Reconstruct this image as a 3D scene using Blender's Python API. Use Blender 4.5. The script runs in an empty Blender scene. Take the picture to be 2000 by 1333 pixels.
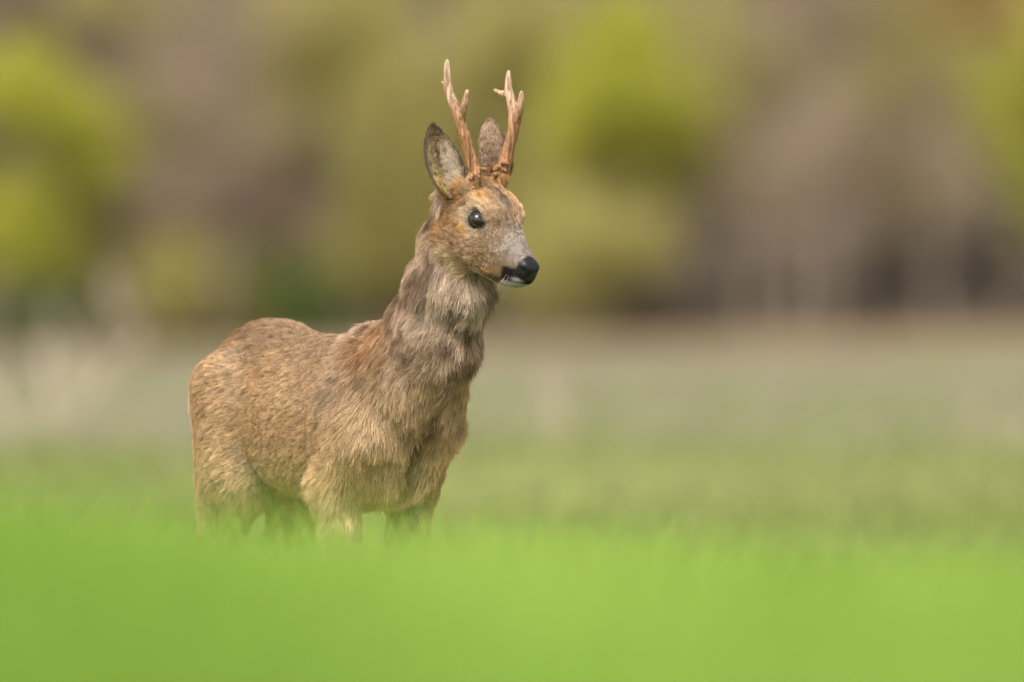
import bpy, math
import numpy as np
from mathutils import Vector

# ------------------------------------------------------------------ camera, sky, sun, exposure
SC = bpy.context.scene
COL = SC.collection
PXM = 1130.0                      # photo pixels per metre at the deer
ZC = (1421 - 666) / PXM           # camera height above the ground under the deer
DCAM = 25.0
FPX = PXM * DCAM                  # focal length in photo pixels

cam_d = bpy.data.cameras.new('camera')
cam = bpy.data.objects.new('camera', cam_d)
COL.objects.link(cam)
cam.location = (0, -DCAM, ZC)
cam.rotation_euler = (math.radians(90), 0, 0)
cam_d.sensor_width = 36
cam_d.lens = FPX * 36 / 2000
cam_d.clip_start = 0.1
cam_d.clip_end = 3000
cam_d.dof.use_dof = True
cam_d.dof.focus_distance = DCAM - 0.20
cam_d.dof.aperture_fstop = 3.9
SC.camera = cam

SUN_EL, SUN_AZ = math.radians(55), math.radians(205)   # azimuth clockwise from +Y (north): behind the camera, a little to its left
W = bpy.data.worlds.new('World'); SC.world = W; W.use_nodes = True
nt = W.node_tree
sky = nt.nodes.new('ShaderNodeTexSky'); sky.sky_type = 'NISHITA'; sky.sun_disc = False
sky.sun_elevation = SUN_EL; sky.sun_rotation = SUN_AZ
sky.air_density = 1.0; sky.dust_density = 4.0; sky.ozone_density = 1.0
hs = nt.nodes.new('ShaderNodeHueSaturation'); hs.inputs['Saturation'].default_value = 0.15
nt.links.new(sky.outputs[0], hs.inputs['Color'])
bg = nt.nodes['Background']; bg.inputs[1].default_value = 0.12
nt.links.new(hs.outputs[0], bg.inputs[0])

sun_d = bpy.data.lights.new('sun', 'SUN'); sun_d.energy = 1.5; sun_d.angle = math.radians(25)
sun_d.color = (1.0, 0.95, 0.86)
sun = bpy.data.objects.new('sun', sun_d); COL.objects.link(sun)
sv = Vector((math.sin(SUN_AZ) * math.cos(SUN_EL), math.cos(SUN_AZ) * math.cos(SUN_EL), math.sin(SUN_EL)))
sun.rotation_euler = sv.to_track_quat('Z', 'Y').to_euler()
sun.location = (-5, -30, 40)

SC.view_settings.view_transform = 'Standard'
SC.view_settings.look = 'None'
SC.view_settings.gamma = 1.0
SC.view_settings.exposure = 1.35
SC.render.engine = 'CYCLES'
SC.cycles.use_denoising = True
SC.cycles.denoiser = 'OPENIMAGEDENOISE'
SC.cycles.max_bounces = 8
SC.cycles.diffuse_bounces = 4
SC.cycles.transmission_bounces = 5
SC.cycles.caustics_reflective = False
SC.cycles.caustics_refractive = False
SC.cycles.use_adaptive_sampling = False
SC.cycles_curves.shape = 'RIBBONS'

rng = np.random.default_rng(7)

# ------------------------------------------------------------------ helpers
def hash3(ix, iy, iz, seed):
    h = (ix.astype(np.int64) * 73856093) ^ (iy.astype(np.int64) * 19349663) ^ (iz.astype(np.int64) * 83492791) ^ (seed * 2654435761)
    h = (h ^ (h >> 13)) * 1274126177
    h = h & 0xffffffff
    h = (h ^ (h >> 16)) * 2246822519 & 0xffffffff
    h = h ^ (h >> 13)
    return (h & 0xffffff) / float(0x1000000)

def vnoise(p, freq, seed=0):
    """smooth value noise, 0..1"""
    q = np.asarray(p, float) * freq + 100.0
    i = np.floor(q); f = q - i; f = f * f * (3 - 2 * f)
    i = i.astype(np.int64)
    out = 0
    for dx in (0, 1):
        for dy in (0, 1):
            for dz in (0, 1):
                w = (f[:, 0] if dx else 1 - f[:, 0]) * (f[:, 1] if dy else 1 - f[:, 1]) * (f[:, 2] if dz else 1 - f[:, 2])
                out = out + w * hash3(i[:, 0] + dx, i[:, 1] + dy, i[:, 2] + dz, seed)
    return out

def worley(p, freq, seed=0):
    """nearest jittered cell point: (point, three random values)"""
    q = np.asarray(p, float) * freq + 100.0
    i0 = np.floor(q).astype(np.int64)
    best = np.full(len(q), 1e9); bp = np.zeros_like(q); br = np.zeros_like(q)
    for dx in (-1, 0, 1):
        for dy in (-1, 0, 1):
            for dz in (-1, 0, 1):
                c = i0 + (dx, dy, dz)
                pt = c + np.stack([hash3(c[:, 0], c[:, 1], c[:, 2], seed + k) for k in (1, 2, 3)], 1)
                d = ((pt - q) ** 2).sum(1)
                m = d < best
                best[m] = d[m]; bp[m] = pt[m]
                br[m] = np.stack([hash3(c[m, 0], c[m, 1], c[m, 2], seed + k) for k in (11, 12, 13)], 1)
    return (bp - 100.0) / freq, br

def sstep(a, b, x):
    t = np.clip((x - a) / (b - a), 0, 1)
    return t * t * (3 - 2 * t)

def nrm(v):
    return v / np.maximum(np.linalg.norm(v, axis=-1, keepdims=True), 1e-9)

def tag(o, label=None, cat=None, group=None, kind=None):
    if label: o['label'] = label
    if cat: o['category'] = cat
    if group: o['group'] = group
    if kind: o['kind'] = kind
    return o

def mesh_obj(name, verts, faces, mat, parent=None, smooth=True):
    me = bpy.data.meshes.new(name)
    verts = np.asarray(verts, np.float32)
    if isinstance(faces, np.ndarray):
        nf, k = faces.shape
        me.vertices.add(len(verts)); me.vertices.foreach_set('co', verts.ravel())
        me.loops.add(nf * k); me.loops.foreach_set('vertex_index', faces.astype(np.int32).ravel())
        me.polygons.add(nf); me.polygons.foreach_set('loop_start', np.arange(0, nf * k, k, dtype=np.int32))
        me.update(calc_edges=True)
    else:
        me.from_pydata(verts.tolist(), [], faces)
    if smooth: me.polygons.foreach_set('use_smooth', np.ones(len(me.polygons), bool))
    me.validate()
    o = bpy.data.objects.new(name, me); COL.objects.link(o)
    if mat: me.materials.append(mat)
    if parent: o.parent = parent
    return o

def empty(name, loc=(0, 0, 0)):
    o = bpy.data.objects.new(name, None); COL.objects.link(o); o.location = loc
    o.empty_display_size = 0.2
    return o

def new_mat(name):
    m = bpy.data.materials.new(name); m.use_nodes = True
    return m, m.node_tree, m.node_tree.nodes['Principled BSDF']

def ramp(nt, fac, stops):
    r = nt.nodes.new('ShaderNodeValToRGB')
    while len(r.color_ramp.elements) < len(stops): r.color_ramp.elements.new(0.5)
    for e, (p, c) in zip(r.color_ramp.elements, stops):
        e.position = p; e.color = (*c, 1)
    nt.links.new(fac, r.inputs[0])
    return r.outputs[0]

def noise_node(nt, scale, detail=4, vec=None, obj=True):
    n = nt.nodes.new('ShaderNodeTexNoise'); n.inputs['Scale'].default_value = scale; n.inputs['Detail'].default_value = detail
    tc = nt.nodes.new('ShaderNodeTexCoord')
    nt.links.new(tc.outputs['Object'], n.inputs['Vector'])
    return n.outputs['Fac']

def noise_mat(name, scale, stops, rough=0.85, bump=0.0):
    m, nt, b = new_mat(name)
    f = noise_node(nt, scale)
    nt.links.new(ramp(nt, f, stops), b.inputs['Base Color'])
    b.inputs['Roughness'].default_value = rough
    b.inputs['Specular IOR Level'].default_value = 0.25
    if bump:
        bn = nt.nodes.new('ShaderNodeBump'); bn.inputs['Strength'].default_value = bump
        nt.links.new(noise_node(nt, scale * 6), bn.inputs['Height']); nt.links.new(bn.outputs[0], b.inputs['Normal'])
    return m

def leaf_mat(name, c0, c1, trans=0.45, scale=0.8):
    """leaf: diffuse plus light passing through, colour varied per piece"""
    m, nt, b = new_mat(name)
    nt.nodes.remove(b)
    at = nt.nodes.new('ShaderNodeAttribute'); at.attribute_name = 'tint'
    col = ramp(nt, at.outputs['Fac'], [(0.0, c0), (1.0, c1)])
    d = nt.nodes.new('ShaderNodeBsdfDiffuse'); t = nt.nodes.new('ShaderNodeBsdfTranslucent'); mx = nt.nodes.new('ShaderNodeMixShader')
    mx.inputs[0].default_value = trans
    nt.links.new(col, d.inputs[0]); nt.links.new(col, t.inputs[0])
    nt.links.new(d.outputs[0], mx.inputs[1]); nt.links.new(t.outputs[0], mx.inputs[2])
    nt.links.new(mx.outputs[0], nt.nodes['Material Output'].inputs[0])
    return m

def set_tint(o, vals):
    a = o.data.attributes.new('tint', 'FLOAT', 'POINT')
    a.data.foreach_set('value', np.asarray(vals, np.float32))

# ------------------------------------------------------------------ terrain
TREE_D = 262.0                      # distance of the wood edge from the camera
HZ_D = np.array([-200, 0, 4, 8, 12, 16, 20, 22, 24.3, 34, 45, 60, 100, 150, 200, 255, 262, 268, 275, 300, 340, 420, 600.])
HZ_Z = np.array([.38, .37, .335, .285, .23, .17, .12, .085, 0, .02, .08, .14, .22, .32, .39, .46, 0.51, 1.55, 4.2, 16.3, 38.0, 75, 120.])
def ground_z(x, y):
    d = np.asarray(y, float) + DCAM
    x = np.asarray(x, float)
    z = np.interp(d, HZ_D, HZ_Z)
    # ground falls a little towards the left far away; gentle swells
    z = z + np.clip((d - 60) / 200, 0, 1) * np.clip(x / 9.0, -3, 3) * 0.20
    z = z + 0.02 * np.sin(x * 0.9 + d * 0.35) * np.clip((d - 30) / 30, 0, 1)
    return z

def build_ground():
    ys = np.concatenate([np.linspace(-200, -30, 12), np.linspace(-26, 5, 48), np.linspace(7, 225, 90), np.linspace(229, 262, 34), np.linspace(270, 560, 30)])
    xs = np.concatenate([np.linspace(-400, -50, 12), np.linspace(-44, 44, 89), np.linspace(50, 400, 12)])
    X, Y = np.meshgrid(xs, ys)
    Z = ground_z(X, Y)
    nx, ny = len(xs), len(ys)
    idx = np.arange(nx * ny).reshape(ny, nx)
    V = np.stack([X.ravel(), Y.ravel(), Z.ravel()], 1)
    ymid = 232.0
    def part(name, j0, j1, mat):
        sub = idx[j0:j1]
        q = np.stack([sub[:-1, :-1], sub[:-1, 1:], sub[1:, 1:], sub[1:, :-1]], -1).reshape(-1, 4)
        used = np.unique(q); remap = np.zeros(nx * ny, int); remap[used] = np.arange(len(used))
        o = mesh_obj(name, V[used], remap[q], mat)
        tag(o, kind='structure')
        return o
    j = int(np.searchsorted(ys, ymid))
    # meadow: procedural soil / thatch colours
    m, nt_, b = new_mat('meadow_soil')
    f1 = noise_node(nt_, 0.35, 6)
    nt_.links.new(ramp(nt_, f1, [(0.3, (0.17, 0.17, 0.08)), (0.5, (0.24, 0.20, 0.14)), (0.7, (0.20, 0.20, 0.10))]), b.inputs['Base Color'])
    b.inputs['Roughness'].default_value = 0.95; b.inputs['Specular IOR Level'].default_value = 0.1
    part('meadow', 0, j + 1, m)
    m2 = noise_mat('woodland_floor', 0.25, [(0.3, (0.045, 0.034, 0.025)), (0.5, (0.08, 0.058, 0.042)), (0.7, (0.06, 0.052, 0.034))], 0.95)  # leaf-litter brown, darkened to paint in the shade under the trees
    part('hillside', j, len(ys), m2)
build_ground()

# ------------------------------------------------------------------ trees and shrubs of the wood edge
def tubes(paths, sides=6):
    """paths: list of (points Nx3, radii N) -> verts, faces"""
    V, F = [], []
    for P, R in paths:
        P = np.asarray(P, float); R = np.asarray(R, float)
        T = nrm(np.gradient(P, axis=0))
        ref = np.array([0.31, 0.83, 0.2]); ref /= np.linalg.norm(ref)
        N = nrm(np.cross(T, ref)); B = np.cross(T, N)
        a = np.linspace(0, 2 * math.pi, sides, endpoint=False)
        base = len(V)
        for k in range(len(P)):
            ring = P[k] + R[k] * (np.cos(a)[:, None] * N[k] + np.sin(a)[:, None] * B[k])
            V.extend(ring.tolist())
        for k in range(len(P) - 1):
            for s in range(sides):
                s2 = (s + 1) % sides
                F.append((base + k * sides + s, base + k * sides + s2, base + (k + 1) * sides + s2, base + (k + 1) * sides + s))
        F.append(tuple(base + s for s in range(sides))[::-1])
        F.append(tuple(base + (len(P) - 1) * sides + s for s in range(sides)))
    return V, F

def leaf_cloud(r, centers, radii, n, size, clump=0.25):
    """leaf quads gathered in clumps inside ellipsoids"""
    C = np.asarray(centers, float); Rr = np.asarray(radii, float)
    vol = Rr.prod(1); k = r.choice(len(C), n, p=vol / vol.sum())
    ncl = max(20, n // 22)
    kc = r.choice(len(C), ncl, p=vol / vol.sum())
    d = nrm(r.normal(size=(ncl, 3))) * (r.random((ncl, 1)) ** 0.45)
    cl = C[kc] + d * Rr[kc]
    ci = r.integers(0, ncl, n)
    P = cl[ci] + r.normal(size=(n, 3)) * clump
    up = nrm(r.normal(size=(n, 3)) + (0, 0, 0.6))
    u = nrm(np.cross(up, r.normal(size=(n, 3)))); v = np.cross(up, u)
    s = size * (0.6 + 0.8 * r.random((n, 1)))
    V = np.stack([P - u * s, P + v * s * 0.55, P + u * s, P - v * s * 0.55], 1).reshape(-1, 3)
    F = np.arange(n * 4).reshape(n, 4)
    tint = np.repeat(np.clip(r.random(ncl)[ci] * 0.6 + r.random(n) * 0.4, 0, 1), 4)
    return V, F, tint

bark = noise_mat('bark', 3.0, [(0.35, (0.10, 0.075, 0.055)), (0.65, (0.19, 0.155, 0.125))], 0.9, 0.4)
pale_bark = noise_mat('pale_bark', 3.0, [(0.35, (0.22, 0.175, 0.135)), (0.65, (0.32, 0.26, 0.205))], 0.9, 0.4)
M_lime = leaf_mat('spring_leaf', (0.34, 0.35, 0.055), (0.56, 0.55, 0.095))
M_olive = leaf_mat('olive_leaf', (0.36, 0.325, 0.115), (0.55, 0.485, 0.18))
M_green = leaf_mat('green_leaf', (0.05, 0.10, 0.02), (0.10, 0.16, 0.035))
M_rust = leaf_mat('russet_leaf', (0.30, 0.20, 0.13), (0.42, 0.29, 0.19))
M_gold = leaf_mat('gold_leaf', (0.44, 0.31, 0.12), (0.56, 0.42, 0.19))
M_dull = leaf_mat('dull_leaf', (0.29, 0.235, 0.12), (0.48, 0.40, 0.20))
M_twig = leaf_mat('twig', (0.21, 0.155, 0.110), (0.37, 0.28, 0.20), 0.15)

def px_at(px, py, D):
    """world x and z of a photo pixel on the vertical plane at distance D"""
    return (px - 1000) * D / FPX, ZC + (666 - py) * D / FPX

def make_tree(name, label, group, px, D, height, blobs, leaf, nleaf, lsize, seed, bk=bark, trunk_r=0.07, lean=0.0, stems=1):
    """blobs: (dx, z, rx, rz) in metres from the trunk foot"""
    r = np.random.default_rng(seed)
    x, _ = px_at(px, 0, D); y = D - DCAM
    z = float(ground_z(x, y)) - 0.05
    root = empty(name, (x, y, z)); tag(root, label, 'tree' if 'tree' in name else 'shrub', group)
    paths = []
    for s in range(stems):
        n = 9; t = np.linspace(0, 1, n)
        sx = (s - (stems - 1) / 2) * 0.18
        wob = np.cumsum(r.normal(size=(n, 2)) * 0.045 * height / 4, axis=0); wob[0] = 0
        P = np.stack([sx * (1 + 3 * t) + lean * t + wob[:, 0], wob[:, 1], t * height * 0.92], 1)
        R = trunk_r * (1 - 0.88 * t); R[0] *= 1.3
        paths.append((P, R))
        for b in range(9 if stems == 1 else 5):
            k = r.integers(2, n - 1); a = r.random() * 6.283; L = height * (0.16 + 0.22 * r.random()) * (1.15 - t[k])
            tt = np.linspace(0, 1, 5)
            Q = P[k] + np.stack([np.cos(a) * L * tt, np.sin(a) * L * tt, L * (0.5 * tt + 0.4 * tt ** 2)], 1)
            paths.append((Q, R[k] * 0.6 * (1 - 0.85 * tt)))
    V, F = tubes(paths)
    mesh_obj('trunk', V, F, bk, root)
    C = [(b[0], r.normal() * 0.2, b[1]) for b in blobs]
    Rr = [(b[2], b[2] * 0.9, b[3]) for b in blobs]
    V, F, tint = leaf_cloud(r, C, Rr, nleaf, lsize)
    if leaf is M_twig:
        # bare crown: thin upright twigs instead of leaf blades
        n = len(F); P = V.reshape(n, 4, 3).mean(1)
        d = nrm(r.normal(size=(n, 3)) * 0.6 + (0, 0, 0.9)) * (0.25 + 0.35 * r.random((n, 1)))
        w = nrm(np.cross(d, r.normal(size=(n, 3)))) * 0.016
        V = np.stack([P - w, P + w, P + d + w * .4, P + d - w * .4], 1).reshape(-1, 3)
    o = mesh_obj('crown', V, F, leaf, root, smooth=False); set_tint(o, tint); tag(o, kind='stuff')
    return root

mpp = TREE_D / FPX    # metres per photo pixel at the wood edge
def B(px0, *lst):
    """photo-pixel blobs (px, py, rx, ry) -> metres about the trunk at px0"""
    return [((p - px0) * mpp, (683 - q) * mpp, rx * mpp, ry * mpp) for p, q, rx, ry in lst]

GT = 'trees along the wood edge'
make_tree('leafy_tree', 'bright yellow-green spring tree with a dark open middle at the wood edge', GT, 70, 262, 6.2,
          B(70, (10, 150, 90, 60), (120, 190, 90, 60), (190, 270, 50, 90), (20, 420, 90, 90), (90, 480, 60, 40), (70, 90, 50, 40)), M_lime, 5200, 0.095, 1)
make_tree('leafy_tree', 'tall yellow-green tree with a rounded bright top at the wood edge', GT, 1230, 263, 6.6,
          B(1230, (1230, 90, 90, 70), (1200, 190, 120, 70), (1310, 240, 70, 60), (1120, 270, 60, 60), (1250, 320, 60, 40)), M_lime, 4600, 0.095, 2)
make_tree('leafy_tree', 'thin yellow-green young tree beside dark brown undergrowth', GT, 1985, 263, 5,
          B(1985, (1985, 290, 70, 90), (1960, 200, 50, 60), (2020, 420, 60, 80), (2060, 120, 70, 90)), M_lime, 1300, 0.095, 3)
ol = 'olive-green leafy tree in the wood behind the meadow'
for i, (px, D, h, bl, n) in enumerate([
    (620, 266, 7.0, B(620, (640, 60, 140, 90), (570, 180, 90, 90), (500, 300, 80, 70), (720, 140, 90, 100)), 2600),
    (790, 265, 6.0, B(790, (800, 260, 110, 110), (760, 400, 110, 110), (830, 520, 110, 90), (700, 560, 100, 70)), 3000),
    (400, 262, 2.6, B(400, (400, 520, 110, 60), (470, 580, 90, 50), (330, 560, 70, 60)), 1500),
    (1010, 266, 6.6, B(1010, (1000, 130, 120, 110), (1040, 300, 100, 120), (1010, 480, 110, 110)), 2600),
    (1160, 262, 2.6, B(1160, (1160, 470, 130, 80), (1080, 560, 80, 70)), 1400),
    (1500, 266, 6.4, B(1500, (1700, 70, 90, 80), (1620, 330, 90, 110), (1600, 160, 80, 80)), 1500),
    (1780, 265, 5.8, B(1780, (1750, 300, 90, 110), (1850, 230, 80, 90), (1800, 420, 80, 70)), 1500),
    (1260, 264.5, 5.0, B(1260, (1260, 380, 110, 90), (1150, 400, 80, 90), (1340, 330, 70, 90)), 1500),
    (150, 264, 4.6, B(150, (140, 330, 90, 90), (110, 430, 120, 90), (160, 540, 80, 60)), 1700),
    (1440, 266, 6.8, B(1440, (1400, 120, 80, 80), (1440, 260, 60, 90), (1480, 400, 70, 90)), 900),
    (250, 268, 7.2, B(250, (230, 60, 80, 70), (330, 110, 60, 60), (340, 300, 70, 60)), 900)]):
    bl = [(b[0], b[1], b[2] * 1.25, b[3] * 1.25) for b in bl]
    make_tree('olive_tree', ol, 'olive-green trees of the wood', px, D, h, bl, M_olive, int(n * 2.3), 0.09, 20 + i)
for i in range(12):
    r = np.random.default_rng(300 + i); px = 40 + 170 * i + r.normal() * 30
    make_tree('hazy_tree', 'thinly leafed dull green-brown tree deeper in the wood', 'thinly leafed trees deeper in the wood', px, 271 + 4 * r.random(), 8.0,
              [(r.normal() * .9, 1.2 + 5.5 * r.random(), .6 + .7 * r.random(), .5 + .6 * r.random()) for k in range(6)], M_dull, 2600, 0.09, 320 + i)
make_tree('gold_tree', 'golden-brown budding tree in the wood', GT, 1850, 267, 7.2,
          B(1850, (1810, 120, 80, 120), (1900, 40, 100, 80), (1960, 130, 80, 80)), M_gold, 3000, 0.09, 41)
make_tree('russet_shrub', 'pinkish-brown shrub still in dry leaves behind the buck', 'shrubs along the wood edge', 460, 263, 3.2,
          B(460, (470, 390, 110, 60), (370, 440, 90, 60), (560, 430, 60, 50)), M_rust, 2600, 0.085, 42, stems=3, trunk_r=0.03)
make_tree('evergreen_shrub', 'deep green evergreen shrub low behind the back of the buck', 'shrubs along the wood edge', 575, 261, 1.8,
          B(575, (570, 540, 60, 70), (600, 600, 80, 50)), M_green, 1500, 0.06, 43, stems=3, trunk_r=0.03)
make_tree('evergreen_shrub', 'dark green shrub under the yellow-green tree with the open middle', 'shrubs along the wood edge', 90, 261, 1.4,
          B(90, (90, 590, 100, 55),), M_green, 900, 0.06, 44, stems=3, trunk_r=0.03)
bare = 'leafless brown tree with fine twigs in the wood'
for i, (px, D, h) in enumerate([(300, 267, 8), (430, 266, 8.5), (530, 269, 9), (360, 270, 9), (690, 268, 8), (905, 268, 9), (1090, 270, 9), (1380, 266, 8.5), (1470, 268, 9),
                                (1560, 266, 8), (1660, 268, 9), (1740, 266, 8), (1900, 265, 8), (1990, 268, 9), (20, 268, 8), (170, 269, 9)]):
    r = np.random.default_rng(100 + i)
    bl = [(r.normal() * .6, h * (0.35 + .13 * k), 0.9 + .5 * r.random(), 0.9) for k in range(5)]
    make_tree('bare_tree', bare, 'leafless trees of the wood', px, D + (-5 if i in (1, 3, 9, 10) else 3), h, bl, M_twig, 1500, 0.1, 120 + i, trunk_r=0.09 + .05 * r.random())
pale = 'slim pale-barked sapling at the wood edge'
for i, (px, D, h) in enumerate([(1615, 259, 5.2), (1850, 258, 5), (1480, 260, 4.6), (1545, 259, 4.0)]):
    make_tree('sapling', pale, 'pale saplings along the wood edge', px, D, h, [(0, h * .7, .5, .9), (.1, h * .5, .5, .6)], M_twig, 350, 0.1, 150 + i, bk=pale_bark, trunk_r=0.07)

# the wood goes on to both sides
def copy_tree(o, dx):
    c = o.copy(); COL.objects.link(c)
    x = o.location.x + dx; c.location = (x, o.location.y, float(ground_z(x, o.location.y)) - .05)
    for ch in o.children:
        k = ch.copy(); COL.objects.link(k); k.parent = c
for o in [o for o in SC.objects if o.type == 'EMPTY' and o.name.split('.')[0] in ('olive_tree', 'hazy_tree')]:
    for dx in (-19.3, 19.3): copy_tree(o, dx)

# ------------------------------------------------------------------ grasses
def blades(r, X, Y, H, Wd, lean=0.35, seg=3):
    """grass blades as tapered curved strips"""
    n = len(X)
    a = r.random(n) * 2 * math.pi
    side = np.stack([np.cos(a), np.sin(a), np.zeros(n)], 1)
    fa = r.random(n) * 2 * math.pi
    fall = np.stack([np.cos(fa), np.sin(fa), np.zeros(n)], 1) * (lean * (0.3 + r.random(n)) * H)[:, None]
    base = np.stack([X, Y, ground_z(X, Y) - 0.01], 1)
    rows = []
    for k in range(seg + 1):
        t = k / seg
        c = base + fall * t ** 2
        c[:, 2] += H * (t - 0.12 * t * t)
        w = (Wd * (1 - 0.92 * t ** 1.6) * 0.5)[:, None]
        rows += [c - side * w, c + side * w]
    V = np.stack(rows, 1).reshape(-1, 3)
    m = 2 * (seg + 1)
    q = np.array([[2 * k, 2 * k + 1, 2 * k + 3, 2 * k + 2] for k in range(seg)])
    F = (np.arange(n)[:, None, None] * m + q[None]).reshape(-1, 4)
    return V, F, m

def field(name, label, cat, mat, r, n, d0, d1, hfun, wfun, dens=None, lean=0.35, seg=3, margin=2.0, power=1.0, tf=.5, td=.45):
    d = d0 + (d1 - d0) * r.random(n) ** power
    half = 0.036 * d + margin
    x = (r.random(n) * 2 - 1) * half
    if dens is not None:
        k = r.random(n) < dens(x, d); x, d = x[k], d[k]
    y = d - DCAM
    H = hfun(x, d, r); Wd = wfun(x, d, r)
    V, F, m = blades(r, x, y, H, Wd, lean, seg)
    o = mesh_obj(name, V, F, mat)
    P = np.stack([x, y, 0 * x], 1)
    set_tint(o, np.repeat(np.clip(0.5 * (.5 + 1.5 * (vnoise(P * (1, td, 1), tf, 3) - .5)) + 0.5 * r.random(len(x)), 0, 1), m))
    tag(o, label, cat, kind='stuff')
    return o

M_fresh = leaf_mat('fresh_grass', (0.13, 0.245, 0.026), (0.43, 0.59, 0.125), 0.5)
M_mead = leaf_mat('meadow_grass', (0.20, 0.22, 0.075), (0.31, 0.29, 0.15), 0.4)
M_straw = leaf_mat('straw', (0.31, 0.205, 0.12), (0.45, 0.32, 0.21), 0.35)
M_grey = leaf_mat('withered_grass', (0.26, 0.235, 0.175), (0.38, 0.335, 0.28), 0.35)
M_young = leaf_mat('young_grass', (0.21, 0.255, 0.075), (0.35, 0.38, 0.145), 0.45)

def topline(x, d):
    """tallest the young crop gets at x, d; uneven, in tufts"""
    P = np.stack([x, d * .4, 0 * x], 1)
    xs = x / d * DCAM
    cap = 0.312 + .0058 * (d - 4) - .03 * sstep(21.5, 24, d) - .030 * sstep(-.15, .6, xs) + .026 * sstep(-.45, -.8, xs)
    return cap * (0.80 + 0.20 * np.clip(vnoise(P, 2.6, 5) * 1.2 - .1 + (vnoise(P, 0.9, 6) - .5) * .8 - .12 * np.clip(x, -1, 1), 0, 1.1))
r = np.random.default_rng(11)
field('foreground_grass', 'tall fresh green grass in front of the buck, blurred by nearness', 'grass', M_fresh, r, 190000, 4.6, 24.6,
      lambda x, d, r: topline(x, d) * (0.50 + 0.50 * r.random(len(x)) ** 1.3) + .075 * (r.random(len(x)) < .3) * sstep(14, 9, d) * r.random(len(x)) + .10 * (r.random(len(x)) < .012) * sstep(18, 21, d) * r.random(len(x)), lambda x, d, r: 0.005 + 0.005 * r.random(len(x)), seg=3, margin=1.6, tf=4.5, td=.05)
r = np.random.default_rng(12)
field('meadow_grass', 'yellow-green meadow grass beyond the buck', 'grass', M_mead, r, 120000, 24.8, 255,
      lambda x, d, r: (0.10 + 0.14 * r.random(len(x))), lambda x, d, r: 0.008 + 0.00022 * d, dens=lambda x, d: 1 - .85 * sstep(130, 205, d), lean=0.5, seg=2, margin=4, power=1.25)
r = np.random.default_rng(15)
field('young_grass', 'yellow-green young grass on the ground just beyond the buck', 'grass', M_young, r, 120000, 24.8, 190,
      lambda x, d, r: (0.10 + 0.16 * r.random(len(x))), lambda x, d, r: 0.010 + 0.00022 * d, dens=lambda x, d: np.clip(1.05 - 1.08 * sstep(26, 140, d) ** .6 + 1.3 * (vnoise(np.stack([x * .55, d * .06, 0 * x], 1), 1, 19) - .5), 0, 1), lean=0.5, seg=2, margin=3, power=1.2)
r = np.random.default_rng(13)
field('dry_grass', 'band of dry straw-coloured grass at the foot of the wood', 'grass', M_straw, r, 60000, 130, 262,
      lambda x, d, r: 0.12 + 0.16 * r.random(len(x)), lambda x, d, r: 0.05 + 0 * x, dens=lambda x, d: sstep(150, 235, d), lean=0.6, seg=2, margin=5)
r = np.random.default_rng(14)
field('withered_grass', 'greyish withered grass across the middle of the meadow', 'grass', M_grey, r, 90000, 40, 190,
      lambda x, d, r: 0.12 + 0.2 * r.random(len(x)), lambda x, d, r: 0.02 + 0 * x, dens=lambda x, d: sstep(45, 70, d) * (1 - .6 * sstep(130, 185, d)) * sstep(.15, .55, vnoise(np.stack([x * .5, d * .12, 0 * x], 1), 1, 9)), lean=0.6, seg=2, margin=5)

# dry weed stalks standing in the meadow
M_stalk = noise_mat('dry_stalk', 8, [(0.3, (0.42, 0.33, 0.22)), (0.7, (0.58, 0.48, 0.36))], 0.9)
M_plume = leaf_mat('dry_plume', (0.42, 0.33, 0.26), (0.58, 0.48, 0.40), 0.35)
def weed(label, px, D, h, n, seed, spread=0.25):
    r = np.random.default_rng(seed)
    x, _ = px_at(px, 0, D); y = D - DCAM; z = float(ground_z(x, y)) - 0.02
    root = empty('dry_weed', (x, y, z)); tag(root, label, 'weed', 'dry weeds in the meadow')
    for k in range(n):
        bx, by = r.normal(size=2) * spread * .4
        hh = h * (0.7 + .35 * r.random()); lx, ly = r.normal(size=2) * spread * .5
        t = np.linspace(0, 1, 6)
        P = np.stack([bx + lx * t ** 1.5, by + ly * t ** 1.5, hh * t], 1)
        V, F = tubes([(P, 0.006 + .006 * (1 - t))], 5)
        s = mesh_obj('stem', V, F, M_stalk, root)
        V, F, tint = leaf_cloud(r, [P[-1]], [(.03, .03, .10)], 45, 0.014, 0.012)
        o = mesh_obj('seed_head', V, F, M_plume, s, smooth=False); set_tint(o, tint); tag(o, kind='stuff')
weed('tall clump of pale dry weeds with several plumes, at the edge of the withered grass', 150, 85, 0.9, 4, 1, .28)
weed('broad clump of pale dry weeds low in the meadow behind the rump of the buck', 35, 62, 0.62, 5, 2, .3)
weed('lone thin dry weed standing in the meadow before the chest of the buck', 1062, 60, 0.36, 2, 3, .1)
weed('short dry weeds leaning in the grass far from the buck', 1890, 55, 0.26, 2, 4, .15)

# ------------------------------------------------------------------ the roebuck
TH = math.radians(58)
ct, st = math.cos(TH), math.sin(TH)
FWD = np.array([ct, -st, 0]); LFT = np.array([st, ct, 0]); UP = np.array([0, 0, 1.])
ORG = np.array([(740 - 1000) / PXM, 0.0, 0.0])         # on the ground below the withers
def to_world(q): q = np.asarray(q, float); return ORG + q[..., 0:1] * FWD + q[..., 1:2] * LFT + q[..., 2:3] * UP
def dir_world(q): q = np.asarray(q, float); return q[..., 0:1] * FWD + q[..., 1:2] * LFT + q[..., 2:3] * UP
def to_local(p):
    v = np.asarray(p, float) - ORG
    return np.stack([v @ FWD, v @ LFT, v[..., 2]], -1)

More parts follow.
